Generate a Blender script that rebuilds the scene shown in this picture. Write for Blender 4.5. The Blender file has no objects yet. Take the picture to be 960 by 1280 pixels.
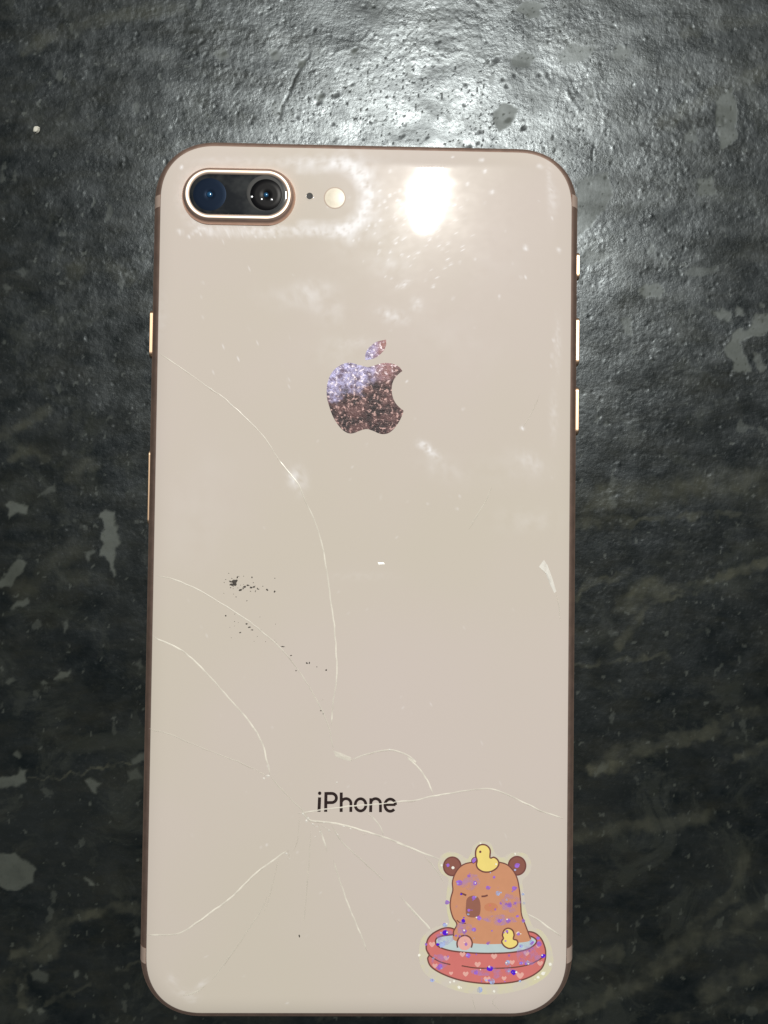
import bpy, math, random
import numpy as np
from mathutils import Vector, Matrix, Euler
from mathutils.geometry import tessellate_polygon

S = 0.001                                   # everything below is laid out in millimetres
scene = bpy.context.scene
COL = scene.collection
rng = np.random.default_rng(11)
random.seed(5)

# ------------------------------------------------------------------ camera
CAM = np.array([1.094, 8.314, 151.0])     # mm above the floor
ROT = (0.0223022, -0.0188141, 0.0124501)
FPX = 1000.0                                # focal length in pixels of the 960 x 1280 photograph
cd = bpy.data.cameras.new('camera')
cam = bpy.data.objects.new('camera', cd)
COL.objects.link(cam)
cam.location = Vector(CAM) * S
cam.rotation_euler = ROT
cd.sensor_fit = 'VERTICAL'
cd.sensor_height = 34.6
cd.lens = FPX / 1280 * 34.6
cd.clip_start = 0.005
cd.clip_end = 50
scene.camera = cam
RM = np.array(Euler(ROT).to_matrix())

def at(px, py, z=0.0):
    """point (mm) of the horizontal level z seen at pixel px, py of the photograph"""
    d = RM @ np.array([(px - 480) / FPX, (640 - py) / FPX, -1.0])
    t = (z - CAM[2]) / d[2]
    return CAM + d * t

def to_px(x, y, z):
    q = np.stack([x - CAM[0], y - CAM[1], np.broadcast_to(z, np.shape(x)) - CAM[2]], -1) @ RM
    return 480 + FPX * q[..., 0] / -q[..., 2], 640 - FPX * q[..., 1] / -q[..., 2]

# ------------------------------------------------------------------ world and lamp
w = bpy.data.worlds.new('World')
scene.world = w
w.use_nodes = True
bg = w.node_tree.nodes['Background']
bg.inputs[0].default_value = (0.80, 0.92, 1.0, 1)
bg.inputs[1].default_value = 0.06

GLASS_Z = 7.5
m = at(535, 247, GLASS_Z)                   # where the lamp mirrors in the back glass
d = (m - CAM); d /= np.linalg.norm(d); d[2] = -d[2]
LAMP_H = 1600.0
lp = m + d * (LAMP_H - GLASS_Z) / d[2]
ld = bpy.data.lights.new('ceiling_lamp', 'AREA')
ld.shape = 'ELLIPSE'
ld.size = 0.068
ld.size_y = 0.138
ld.energy = 39.5
ld.color = (1.0, 0.965, 0.90)
lamp = bpy.data.objects.new('ceiling_lamp', ld)
COL.objects.link(lamp)
lamp.location = Vector(lp) * S
lamp.rotation_euler = (Vector((0, 20, 0)) * S - lamp.location).to_track_quat('-Z', 'Y').to_euler()

vs = scene.view_settings
vs.view_transform = 'Standard'
vs.look = 'None'
vs.exposure = 0.0
vs.gamma = 1.0
vs.use_curve_mapping = False

# ------------------------------------------------------------------ helpers: materials
def srgb(r, g, b):
    f = lambda c: (c / 255 / 12.92) if c / 255 <= 0.04045 else ((c / 255 + 0.055) / 1.055) ** 2.4
    return (f(r), f(g), f(b), 1.0)

class N:
    """small node builder"""
    def __init__(s, name):
        s.m = bpy.data.materials.new(name); s.m.use_nodes = True
        s.t = s.m.node_tree; s.b = s.t.nodes['Principled BSDF']; s.out = s.t.nodes['Material Output']
    def n(s, kind, **kw):
        o = s.t.nodes.new('ShaderNode' + kind)
        for k, v in kw.items(): setattr(o, k, v)
        return o
    def l(s, a, b): s.t.links.new(a, b)
    def put(s, sock, v):
        if hasattr(v, 'is_linked'): s.l(v, sock)
        else: sock.default_value = v
    def set(s, **kw):
        for k, v in kw.items(): s.put(s.b.inputs[k.replace('_', ' ')], v)
    def co(s): return s.n('TexCoord').outputs['Object']
    def attr(s, name):
        a = s.n('Attribute'); a.attribute_name = name; return a.outputs['Fac']
    def noise(s, scale, detail=4, rough=0.55, co=None, dist=0.0, stretch=None):
        x = s.n('TexNoise'); x.inputs['Scale'].default_value = scale
        x.inputs['Detail'].default_value = detail; x.inputs['Roughness'].default_value = rough
        x.inputs['Distortion'].default_value = dist
        c = co or s.co()
        if stretch:
            mp = s.n('Mapping'); s.l(c, mp.inputs[0])
            mp.inputs['Rotation'].default_value = (0, 0, stretch[0]); mp.inputs['Scale'].default_value = stretch[1]
            c = mp.outputs[0]
        s.l(c, x.inputs['Vector']); return x.outputs['Fac']
    def ramp(s, v, a, b, lo=0.0, hi=1.0):
        r = s.n('MapRange'); r.interpolation_type = 'SMOOTHSTEP'
        s.put(r.inputs[0], v); r.inputs[1].default_value = a; r.inputs[2].default_value = b
        r.inputs[3].default_value = lo; r.inputs[4].default_value = hi; return r.outputs[0]
    def math(s, op, a, b=0.0):
        r = s.n('Math', operation=op); s.put(r.inputs[0], a); s.put(r.inputs[1], b); return r.outputs[0]
    def mix(s, f, a, b):
        r = s.n('Mix', data_type='RGBA'); s.put(r.inputs[0], f); s.put(r.inputs[6], a); s.put(r.inputs[7], b); return r.outputs[2]
    def mixf(s, f, a, b):
        r = s.n('Mix', data_type='FLOAT'); s.put(r.inputs[0], f); s.put(r.inputs[2], a); s.put(r.inputs[3], b); return r.outputs[0]
    def bump(s, h, strength, dist):
        r = s.n('Bump'); r.inputs['Strength'].default_value = strength; r.inputs['Distance'].default_value = dist
        s.l(h, r.inputs['Height']); s.l(r.outputs[0], s.b.inputs['Normal'])

def plain(name, col, rough=0.5, metal=0.0, spec=0.5, coat=0.0, var=0.0, scale=900):
    k = N(name)
    c = col
    if var:
        lo = tuple(x * (1 - var) for x in col[:3]) + (1,); hi = tuple(min(1, x * (1 + var)) for x in col[:3]) + (1,)
        c = k.mix(k.noise(scale, 3), lo, hi)
    k.set(Base_Color=c, Roughness=rough, Metallic=metal, Specular_IOR_Level=spec, Coat_Weight=coat)
    return k.m

# ------------------------------------------------------------------ helpers: meshes
def mesh_obj(name, v, f, mats, parent=None, smooth=False, mi=None, attrs=None, flat_above=None):
    me = bpy.data.meshes.new(name)
    me.from_pydata((np.asarray(v, float) * S).tolist(), [], [list(map(int, q)) for q in f])
    for mt in (mats if isinstance(mats, (list, tuple)) else [mats]): me.materials.append(mt)
    if smooth: me.polygons.foreach_set('use_smooth', [True] * len(me.polygons))
    if mi is not None: me.polygons.foreach_set('material_index', list(mi))
    for k, a in (attrs or {}).items():
        at_ = me.attributes.new(k, 'FLOAT', 'POINT'); at_.data.foreach_set('value', np.asarray(a, np.float32))
    me.update()
    if flat_above is not None:
        nv = np.zeros(len(me.vertices) * 3, np.float32); me.vertex_normals.foreach_get('vector', nv)
        nv = nv.reshape(-1, 3); nv[np.asarray(v)[:, 2] > flat_above] = (0, 0, 1)
        me.normals_split_custom_set_from_vertices(nv.tolist())
    o = bpy.data.objects.new(name, me)
    COL.objects.link(o)
    if parent: o.parent = parent
    return o

class MB:
    """collects faces of one mesh"""
    def __init__(s): s.v = []; s.f = []; s.mi = []; s.a = []
    def add(s, v, f, mi=0, a=None):
        n = len(s.v); s.v += [tuple(p) for p in v]
        s.f += [[i + n for i in q] for q in f]; s.mi += [mi] * len(f)
        s.a += list(a) if a is not None else [1.0] * len(v)
    def poly(s, pts, mi=0):
        t = tessellate_polygon([[Vector(p) for p in pts]])
        fs = []
        for q in t:
            a, b, c = (Vector(pts[i]) for i in q)
            fs.append(list(q) if (b - a).cross(c - a).z > 0 else list(q)[::-1])
        s.add(pts, fs, mi)
    def ribbon(s, pts, width, mi=0, closed=False, lift=0.0, a=None):
        """flat ribbon, or a low ridge when lift > 0; width is one number or one per point"""
        p = np.asarray(pts, float); n = len(p)
        wd = np.broadcast_to(width, (n,))
        if closed: t = np.roll(p, -1, 0) - np.roll(p, 1, 0)
        else: t = np.gradient(p, axis=0)
        t[:, 2] = 0
        t /= np.maximum(np.linalg.norm(t, axis=1, keepdims=True), 1e-9)
        nn = np.stack([-t[:, 1], t[:, 0], np.zeros(n)], 1) * wd[:, None] / 2
        L, Rr = p + nn, p - nn
        aa = np.ones(n) if a is None else np.asarray(a)
        last = n if closed else n - 1
        if lift:
            Mi = p.copy(); Mi[:, 2] += lift
            v = np.concatenate([L, Mi, Rr]); f = []
            for i in range(last):
                j = (i + 1) % n
                f += [[i, n + i, n + j, j], [n + i, 2 * n + i, 2 * n + j, n + j]]
            s.add(v, f, mi, np.concatenate([aa, aa, aa]))
        else:
            v = np.concatenate([L, Rr]); f = [[i, n + i, n + (i + 1) % n, (i + 1) % n] for i in range(last)]
            s.add(v, f, mi, np.concatenate([aa, aa]))
    def build(s, name, mats, parent=None, smooth=False, attr=None):
        return mesh_obj(name, s.v, s.f, mats, parent, smooth, s.mi, {attr: s.a} if attr else None)

def curve(pts, step=1.0, closed=False):
    """Catmull-Rom through 2-D points, resampled"""
    p = np.asarray(pts, float); n = len(p); out = []
    rngi = range(n if closed else n - 1)
    for i in rngi:
        if closed: a, b, c, e = p[(i - 1) % n], p[i], p[(i + 1) % n], p[(i + 2) % n]
        else: a, b, c, e = p[max(i - 1, 0)], p[i], p[i + 1], p[min(i + 2, n - 1)]
        k = max(2, int(np.linalg.norm(c - b) / step))
        for t in np.arange(k) / k:
            out.append(0.5 * ((2 * b) + (-a + c) * t + (2 * a - 5 * b + 4 * c - e) * t * t + (-a + 3 * b - 3 * c + e) * t ** 3))
    if not closed: out.append(p[-1])
    return np.array(out)

def zm(pts, ox, oy, k):                       # magnified view -> pixels of the photograph
    return [(ox + x / k, oy + y / k) for x, y in pts]

# ------------------------------------------------------------------ helpers: noise on arrays
def vnoise(x, y, seed=0):
    xi, yi = np.floor(x).astype(np.int64), np.floor(y).astype(np.int64)
    fx, fy = x - xi, y - yi
    ux, uy = fx * fx * fx * (fx * (fx * 6 - 15) + 10), fy * fy * fy * (fy * (fy * 6 - 15) + 10)
    def g(i, j):
        h = (i * 374761393 + j * 668265263 + seed * 974711 + 12345) & 0xFFFFFFFF
        h = ((h ^ (h >> 13)) * 1274126177) & 0xFFFFFFFF
        h = h ^ (h >> 16)
        an = (h & 0xFFFF) / 65536.0 * 2 * np.pi
        return np.cos(an), np.sin(an)
    def dt(i, j, dx, dy):
        a, b = g(i, j); return a * dx + b * dy
    n00, n10 = dt(xi, yi, fx, fy), dt(xi + 1, yi, fx - 1, fy)
    n01, n11 = dt(xi, yi + 1, fx, fy - 1), dt(xi + 1, yi + 1, fx - 1, fy - 1)
    return (n00 * (1 - ux) + n10 * ux) * (1 - uy) + (n01 * (1 - ux) + n11 * ux) * uy

def fbm(x, y, oct=4, seed=0, gain=0.5):
    s, a = 0, 1.0
    for o in range(oct):
        s = s + a * vnoise(x, y, seed + o * 17); x, y, a = x * 2.03 + 7.1, y * 2.03 + 3.7, a * gain
    return s

def sstep(v, a, b):
    t = np.clip((v - a) / (b - a), 0, 1); return t * t * (3 - 2 * t)

def seg_dist(X, Y, pts):
    best = np.full(X.shape, 1e9); p = np.asarray(pts, float)
    for (ax, ay), (bx, by) in zip(p[:-1], p[1:]):
        dx, dy = bx - ax, by - ay; L2 = dx * dx + dy * dy + 1e-9
        t = np.clip(((X - ax) * dx + (Y - ay) * dy) / L2, 0, 1)
        best = np.minimum(best, np.hypot(X - ax - t * dx, Y - ay - t * dy))
    return best

def poly_sd(X, Y, pts):
    """signed distance to a polygon, negative inside"""
    p = list(map(tuple, pts)); dd = seg_dist(X, Y, p + [p[0]])
    ins = np.zeros(X.shape, bool); n = len(p)
    for i in range(n):
        (ax, ay), (bx, by) = p[i], p[(i + 1) % n]
        if ay == by: continue
        c = ((ay > Y) != (by > Y)) & (X < (bx - ax) * (Y - ay) / (by - ay) + ax)
        ins ^= c
    return np.where(ins, -dd, dd)

# ================================================================== THE FLOOR
L4 = (0, 600, 4); L5 = (0, 900, 3.367); R6 = (700, 280, 3.554); R2 = (480, 0, 2); R7 = (700, 600, 3.554); R8 = (690, 920, 3.556)
L3 = (0, 300, 4)
PATCHES = [
    (L4, 1.0, [(505,165),(540,148),(570,160),(572,200),(590,250),(595,290),(580,340),(575,400),(578,470),(565,490),(555,430),(520,370),(500,375),(515,310),(505,265),(525,250),(515,210),(498,190)]),
    (L4, .95, [(20,120),(70,105),(120,120),(150,125),(130,165),(80,170),(40,190),(45,150)]),
    (L4, .85, [(130,410),(120,450),(80,490),(70,530),(-20,530),(5,490),(45,450),(65,415),(100,395)]),
    (L4, .8, [(60,630),(95,600),(145,585),(140,620),(95,635),(65,645)]),
    (L4, .9, [(270,1000),(300,965),(345,950),(340,980),(300,1005)]),
    (L4, .7, [(310,710),(335,700),(340,740),(320,765)]),
    (L4, .7, [(425,360),(470,345),(480,355),(450,385),(430,410)]),
    (L4, .5, [(190,80),(240,35),(275,25),(275,60),(230,80)]),
    (L4, .6, [(30,1000),(60,985),(80,1000),(50,1020)]),
    (L4, .7, [(205,1020),(225,1005),(240,1015),(215,1035)]),
    (L4, .5, [(670,915),(700,900),(725,935),(700,950)]),
    (L5, .85, [(-20,560),(40,560),(65,555),(85,590),(130,590),(148,630),(135,680),(80,720),(40,715),(-20,690)]),
    (L5, .9, [(-20,250),(60,235),(90,205),(110,210),(105,260),(70,275),(-20,285)]),
    (L5, .8, [(355,250),(380,245),(425,265),(400,310),(380,300)]),
    (L5, 1., [(355,665),(395,680),(400,700),(375,695)]),
    (L5, .7, [(60,145),(75,130),(90,150),(75,160)]),
    (L5, .7, [(555,165),(600,140),(610,175),(560,185)]),
    (L5, .5, [(530,215),(580,205),(600,240),(540,255)]),
    (L5, .5, [(120,1060),(165,1050),(205,1070),(195,1105),(140,1095)]),
    (L5, .5, [(560,880),(580,870),(585,905),(560,910)]),
    (L5, .8, [(310,1065),(330,1060),(335,1085),(315,1090)]),
    (L5, .8, [(105,1210),(130,1200),(140,1220),(115,1230)]),
    (L5, .8, [(155,1225),(180,1205),(190,1225),(165,1245)]),
    (R6, .85, [(720,560),(755,520),(770,480),(850,455),(870,400),(945,395),(945,475),(860,500),(800,530),(820,580),(850,640),(850,660),(770,650),(765,600)]),
    (R6, .7, [(850,570),(880,580),(915,640),(890,655),(865,610)]),
    (R6, .8, [(345,300),(380,265),(430,265),(470,295),(440,330),(380,325)]),
    (R6, .7, [(680,400),(720,375),(760,390),(750,430),(700,420)]),
    (R6, .7, [(790,365),(820,370),(815,410),(780,405)]),
    (R6, .4, [(540,210),(600,190),(700,190),(690,220),(600,235)]),
    (R6, .6, [(265,420),(310,400),(325,450),(320,500),(290,490)]),
    (R6, .4, [(60,170),(120,120),(240,130),(200,170),(120,180)]),
    (R2, .8, [(320,150),(345,125),(385,140),(360,165),(325,170)]),
    (R2, .9, [(270,280),(300,255),(340,270),(320,310),(285,330)]),
    (R2, .8, [(830,250),(870,215),(885,280),(880,350),(845,370),(828,310)]),
    (R2, .6, [(480,450),(560,430),(570,490),(520,560),(480,600)]),
    (R2, .6, [(560,140),(590,110),(630,130),(600,150)]),
    (R2, .8, [(330,20),(360,0),(400,10),(390,40),(360,45)]),
    (R2, .6, [(430,140),(470,110),(530,115),(500,150),(450,165)]),
    (R2, .5, [(750,330),(780,320),(785,350),(755,355)]),
    (R2, .7, [(780,450),(820,440),(830,490),(790,490)]),
    (L3, .5, [(270,730),(300,715),(320,740),(290,770)]),
    (L3, .4, [(80,150),(120,130),(145,160),(115,180)]),
    ((0,0,2), .8, [(535,130),(560,118),(572,135),(550,152)]),
    ((0,0,2), .8, [(675,130),(690,122),(702,140),(685,152)]),
    ((0,0,2), .9, [(740,155),(768,148),(762,168),(745,168)]),
    ((0,0,2), .8, [(880,120),(892,112),(895,130),(885,140)]),
    ((0,0,2), .7, [(785,240),(805,225),(812,245),(795,262)]),
]
VEINS = [   # frame, strength, width px, points
    (L5, .55, 2, [(120,250),(270,235),(400,205),(550,180)]),
    (L5, .40, 9, [(60,990),(150,960),(230,900),(290,840),(420,810),(500,785),(590,800)]),
    (L5, .30, 12, [(100,980),(200,990),(260,860)]),
    (L5, .45, 6, [(95,1030),(90,1110),(92,1200)]),
    (L5, .20, 16, [(-20,1100),(60,1060),(160,960),(260,830)]),
    (L5, .30, 4, [(200,1190),(300,1150),(380,1110)]),
    (L5, .30, 3, [(500,1060),(590,1010)]),
    (R7, .55, 7, [(400,480),(480,480),(600,470),(700,440),(800,400),(940,360)]),
    (R7, .60, 16, [(290,560),(340,520),(400,470),(440,490)]),
    (R7, .45, 8, [(390,560),(330,640),(260,740)]),
    (R7, .40, 4, [(390,560),(500,520),(640,490)]),
    (R7, .40, 11, [(60,190),(180,185),(300,180)]),
    (R7, .40, 5, [(300,180),(480,165),(800,148)]),
    (R7, .40, 6, [(70,520),(130,460),(250,430),(320,400)]),
    (R7, .40, 4, [(60,825),(260,805),(480,780)]),
    (R7, .35, 9, [(150,1290),(330,1220),(480,1170),(660,1120),(800,1040),(940,1030)]),
    (R7, .42, 22, [(80,90),(250,75),(420,60),(700,20),(940,10)]),
    (R8, .70, 11, [(180,155),(240,140),(310,125)]),
    (R8, .32, 12, [(100,450),(280,415),(400,400),(550,385),(700,350)]),
    (R8, .30, 10, [(870,490),(840,600),(810,700),(700,790),(600,880)]),
    (R8, .34, 17, [(430,1080),(560,950),(700,890),(850,820),(970,760)]),
    (R8, .38, 12, [(-40,1290),(100,1230),(200,1180),(330,1130),(450,1060),(560,980)]),
    (R8, .30, 18, [(690,1140),(800,1080),(970,1030)]),
    (R8, .30, 14, [(130,1010),(280,970)]),
    (R8, .22, 10, [(500,1270),(700,1230),(970,1190)]),
    (R8, .30, 10, [(180,150),(330,60),(700,-10)]),
    (R8, .35, 7, [(820,100),(900,70),(970,20)]),
    (L3, .40, 9, [(0,980),(100,930),(200,870),(240,850)]),
    (L3, .35, 12, [(370,1180),(420,1110),(470,1130)]),
    (L3, .30, 14, [(350,160),(430,130),(560,140),(640,180)]),
    (L3, .30, 8, [(70,1090),(150,1050),(220,1090)]),
    (L4, .22, 18, [(100,560),(250,430),(420,320)]),
    (L4, .22, 14, [(300,480),(400,480)]),
    ((0,0,1), .30, 12, [(30,60),(80,40),(150,20),(230,10)]),
    (R2, .30, 12, [(700,310),(850,220),(970,170)]),
    (R2, .25, 10, [(760,80),(860,60),(970,40)]),
]
fine_x = np.arange(-95, 98, 0.25)
fine_y = np.arange(-108, 122, 0.25)
def outer(a, b):
    g = np.cumsum(np.geomspace(0.4, 120, 26)); return g
xs = np.concatenate([fine_x[0] - outer(0, 0)[::-1], fine_x, fine_x[-1] + outer(0, 0)])
ys = np.concatenate([fine_y[0] - outer(0, 0)[::-1], fine_y, fine_y[-1] + outer(0, 0)])
GX, GY = np.meshgrid(xs, ys)
PX, PY = to_px(GX, GY, 0.0)
jx, jy = fbm(GX / 2.2, GY / 2.2, 4, 3) * 9, fbm(GX / 2.2, GY / 2.2, 4, 91) * 9     # ragged edges, in pixels
patch = np.zeros_like(GX)
for (ox, oy, k), st, pts in PATCHES:
    pp = np.array(zm(pts, ox, oy, k)); c0, c1 = pp.min(0) - 18, pp.max(0) + 18
    sel = (PX > c0[0]) & (PX < c1[0]) & (PY > c0[1]) & (PY < c1[1])
    if not sel.any(): continue
    sd = poly_sd(PX[sel] + jx[sel] * .5, PY[sel] + jy[sel] * .5, pp)
    patch[sel] = np.maximum(patch[sel], st * sstep(-sd, -1.8, 2.0))
vein = np.zeros_like(GX)
vn = fbm(GX / 4.0, GY / 4.0, 5, 41)
for (ox, oy, k), st, wd, pts in VEINS:
    pp = curve(zm(pts, ox, oy, k), 8); c0, c1 = pp.min(0) - 40, pp.max(0) + 40
    sel = (PX > c0[0]) & (PX < c1[0]) & (PY > c0[1]) & (PY < c1[1])
    if not sel.any(): continue
    dd = seg_dist(PX[sel] + jx[sel] * .8, PY[sel] + jy[sel] * .8, pp)
    vein[sel] = np.maximum(vein[sel], st * (1 - sstep(dd, wd * .25, wd * 1.15)) * np.clip(.75 + vn[sel] * 1.1, .1, 1.2))
# scattered small chips of the pale layer, more of them low and left
rngp = np.random.default_rng(3)
fade = sstep(np.minimum(np.minimum(GX - fine_x[0], fine_x[-1] - GX), np.minimum(GY - fine_y[0], fine_y[-1] - GY)), 0, 6)
chip = fbm(GX / 1.5 + 9, GY / 1.9, 4, 71)
patch = np.maximum(patch, .55 * sstep(chip, .52, .62) * fade)
chip2 = fbm(GX / .62 + 5, GY / .75, 3, 171); dens = sstep(fbm(GX / 14, GY / 14, 3, 211), -.25, .35)
pit = sstep(chip2, .50 - .16 * dens, .62 - .16 * dens) * fade * .75
bigp = fbm(GX / 5.0 + 40, GY / 6.5, 5, 19)
patch = np.maximum(patch, .40 * sstep(bigp, .50, .60) * fade)
# relief: a worn, hammered face with pits, flat where the pale layer lies
H = 0.017 * fbm(GX / 1.25, GY / 1.25, 3, 5, .5) + 0.035 * fbm(GX / 7, GY / 5, 3, 57)
rid = np.abs(fbm(GX / 2.6 + 3, GY / 2.1, 3, 29)); H += -0.012 * (1 - sstep(rid, 0, .08)) - .022 * pit
rough_area = sstep(fbm(GX / 16, GY / 16, 3, 77) + .25, 0, .5)
H *= (.55 + .75 * rough_area)
H *= (1 - .72 * np.clip(patch * 1.2, 0, 1))
def stamp(cx, cy, r, h, e=1.0, an=0.0):
    i0, i1 = np.searchsorted(xs, [cx - 3 * r, cx + 3 * r]); j0, j1 = np.searchsorted(ys, [cy - 3 * r, cy + 3 * r])
    if i1 <= i0 or j1 <= j0: return
    dx, dy = GX[j0:j1, i0:i1] - cx, GY[j0:j1, i0:i1] - cy
    ca, sa = math.cos(an), math.sin(an)
    u, v = (dx * ca + dy * sa) / e, (-dx * sa + dy * ca) * e
    wob = 1 + 1.1 * vnoise(GX[j0:j1, i0:i1] * 2.1, GY[j0:j1, i0:i1] * 2.1, 8)
    g_ = np.exp(-((u * u + v * v) / (r * r) * wob) ** 1.6)
    H[j0:j1, i0:i1] += h * g_
    if h < -.05: pit[j0:j1, i0:i1] = np.maximum(pit[j0:j1, i0:i1], .55 * g_)
for _ in range(1500):                                              # pits
    stamp(rngp.uniform(-90, 92), rngp.uniform(-100, 115), rngp.uniform(.14, .34), -rngp.uniform(.02, .08), rngp.uniform(.8, 1.4), rngp.uniform(0, 3.1))
for _ in range(1100):                                              # grains standing proud
    stamp(rngp.uniform(-90, 92), rngp.uniform(-100, 115), rngp.uniform(.15, .34), rngp.uniform(.01, .055), rngp.uniform(.8, 1.4), rngp.uniform(0, 3.1))
for px, py, r in [(279,66,1.0),(342,66,.9),(375,80,1.1),(443,62,.8),(402,119,1.2),(420,118,1.3),(316,147,.7),(398,128,1.),(252,52,1.),(620,75,1.5),(636,150,1.4),(655,160,1.1),(548,52,.9),(503,170,.9),(534,172,.8),(600,165,.9),(440,105,.6),(690,250,.8),(805,180,.9)]:
    q = at(px, py, 0); stamp(q[0], q[1], r * .42, -.06, 1.5, .6)
for pts, dep, wd in [([(386,66),(372,95),(360,118),(346,150)], .035, 1.3), ([(708,112),(716,125),(724,140)], -.03, 1.6), ([(742,178),(741,205)], .04, 1.0), ([(1,175),(40,160),(90,130)], .012, 3)]:
    dd = seg_dist(PX + jx * .35, PY + jy * .35, pts); H -= dep * np.exp(-(dd / wd) ** 2)
    if dep > .02: pit = np.maximum(pit, .9 * np.exp(-(dd / wd) ** 2) * np.clip(.7 + 1.2 * vn, 0, 1))
H *= fade
H -= np.max(H[(np.abs(GX) < 42) & (np.abs(GY) < 82)])             # highest grains under the phone carry it at z = 0
H[H > .12] = .12
ny, nx = GX.shape
idx = np.arange(nx * ny).reshape(ny, nx)
quads = np.stack([idx[:-1, :-1], idx[:-1, 1:], idx[1:, 1:], idx[1:, :-1]], -1).reshape(-1, 4)
me = bpy.data.meshes.new('slate_floor')
me.vertices.add(nx * ny); me.vertices.foreach_set('co', (np.stack([GX, GY, H], -1) * S).astype(np.float32).ravel())
me.loops.add(quads.size); me.loops.foreach_set('vertex_index', quads.astype(np.int32).ravel())
me.polygons.add(len(quads)); me.polygons.foreach_set('loop_start', np.arange(0, quads.size, 4, dtype=np.int32))
me.polygons.foreach_set('use_smooth', np.ones(len(quads), bool))
for k, a in (('pale', patch), ('vein', np.clip(vein * 1.35, 0, 1)), ('pit', pit)):
    me.attributes.new(k, 'FLOAT', 'POINT').data.foreach_set('value', a.astype(np.float32).ravel())
me.update(calc_edges=True)

k = N('dark_slate')
mot = k.ramp(k.noise(55, 6, .6, dist=.6), .38, .66)
mot2 = k.ramp(k.noise(140, 5, .65, stretch=(.5, (.45, 1.3, 1))), .42, .7)
mot3 = k.ramp(k.noise(420, 4, .6), .35, .75)
c = k.mix(mot, (.0026, .0042, .0048, 1), (.0090, .0108, .0105, 1))
c = k.mix(k.math('MULTIPLY', mot2, .6), c, (.0160, .0165, .0120, 1))
c = k.mix(k.math('MULTIPLY', k.ramp(k.noise(75, 6, .68, dist=1.2), .52, .64), .5), c, (.024, .027, .022, 1))
c = k.mix(k.math('MULTIPLY', mot3, .30), c, (.015, .0175, .018, 1))
c = k.mix(k.attr('vein'), c, (.046, .048, .035, 1))
c = k.mix(k.math('MULTIPLY', k.attr('pale'), k.ramp(k.noise(330, 4, .6), .25, .6, .72, 1.0)), c, (.048, .054, .045, 1))
cloud = k.ramp(k.noise(48, 5, .62, dist=.8), .36, .62)
cloud2 = k.ramp(k.noise(170, 4, .6, stretch=(.45, (.5, 1.2, 1))), .35, .65)
k.set(Base_Color=c, Specular_IOR_Level=k.math('ADD', k.math('MULTIPLY', cloud, .20), k.math('ADD', .27, k.math('MULTIPLY', cloud2, .22))))
spl = k.b.inputs['Specular IOR Level'].links[0].from_socket
k.set(Specular_IOR_Level=k.mixf(k.attr('pit'), spl, .08))
k.b.inputs['Specular Tint'].default_value = (.85, .95, 1.0, 1)
rg = k.mixf(k.ramp(k.noise(230, 4, .6), .38, .64), .262, .335)
k.set(Roughness=k.mixf(k.attr('pit'), k.mixf(k.attr('pale'), rg, .50), .6))
fine = k.math('MULTIPLY', k.noise(1500, 5, .68), k.math('SUBTRACT', 1.0, k.math('MULTIPLY', k.attr('pale'), .75)))
k.bump(fine, .22, .00018)
me.materials.append(k.m)
floor = bpy.data.objects.new('slate_floor', me)
COL.objects.link(floor)
floor['kind'] = 'structure'
floor['label'] = 'dark slate floor with pale worn patches and olive veins'

# ================================================================== THE PHONE
W_, L_, RC = 78.1, 158.4, 11.8
phone = bpy.data.objects.new('smartphone', None)
COL.objects.link(phone)
phone.empty_display_size = .02
phone['label'] = 'gold smartphone lying face down with cracked back glass and a capybara sticker'
phone['category'] = 'smartphone'

def rrect(inset, nc=22, nl=260, ns=120, ex=2.25):
    hx, hy = W_ / 2 - inset, L_ / 2 - inset
    r = max(RC - inset, .02)
    if hx < r: r = hx
    th = np.linspace(0, np.pi / 2, nc)
    cx, cy = np.cos(th) ** (2 / ex) * r, np.sin(th) ** (2 / ex) * r
    A = np.stack([hx - r + cx, hy - r + cy], 1)
    B = A[::-1] * [-1, 1]; C = A * -1; D = A[::-1] * [1, -1]
    def side(p, q, n): t = (np.arange(1, n) / n)[:, None]; return p + (q - p) * t
    return np.concatenate([A, side(A[-1], B[0], ns), B, side(B[-1], C[0], nl), C, side(C[-1], D[0], ns), D, side(D[-1], A[0], nl)])

def loft(loops, cap_first=False, cap_last=False):
    n = len(loops[0]); v = np.concatenate(loops); f = []
    for a in range(len(loops) - 1):
        for i in range(n):
            j = (i + 1) % n
            f.append([a * n + i, a * n + j, (a + 1) * n + j, (a + 1) * n + i])
    if cap_first: f.append(list(range(n))[::-1])
    if cap_last: f.append([(len(loops) - 1) * n + i for i in range(n)])
    return v, f

def lv(p2, z): return np.concatenate([p2, np.full((len(p2), 1), z)], 1)

def sd_rr(x, y):
    qx, qy = np.abs(x) - (W_ / 2 - RC), np.abs(y) - (L_ / 2 - RC)
    return -(np.hypot(np.maximum(qx, 0), np.maximum(qy, 0)) + np.minimum(np.maximum(qx, qy), 0) - RC)
G0, G1, GZ0 = 1.725, 5.1, 7.08
def glass_z(x, y):
    i = np.clip((sd_rr(np.asarray(x, float), np.asarray(y, float)) - G0) / (G1 - G0), 0, 1)
    return GZ0 + (GLASS_Z - GZ0) * (1 - (1 - i) ** 2.4)

def on_glass(pts, lift=0.0):
    """photograph pixels -> points on the back glass"""
    out = []
    for px, py in pts:
        q = at(px, py, GLASS_Z)
        z = float(glass_z(q[0], q[1])); q = at(px, py, z)
        out.append((q[0], q[1], float(glass_z(q[0], q[1])) + lift))
    return np.array(out)

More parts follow.
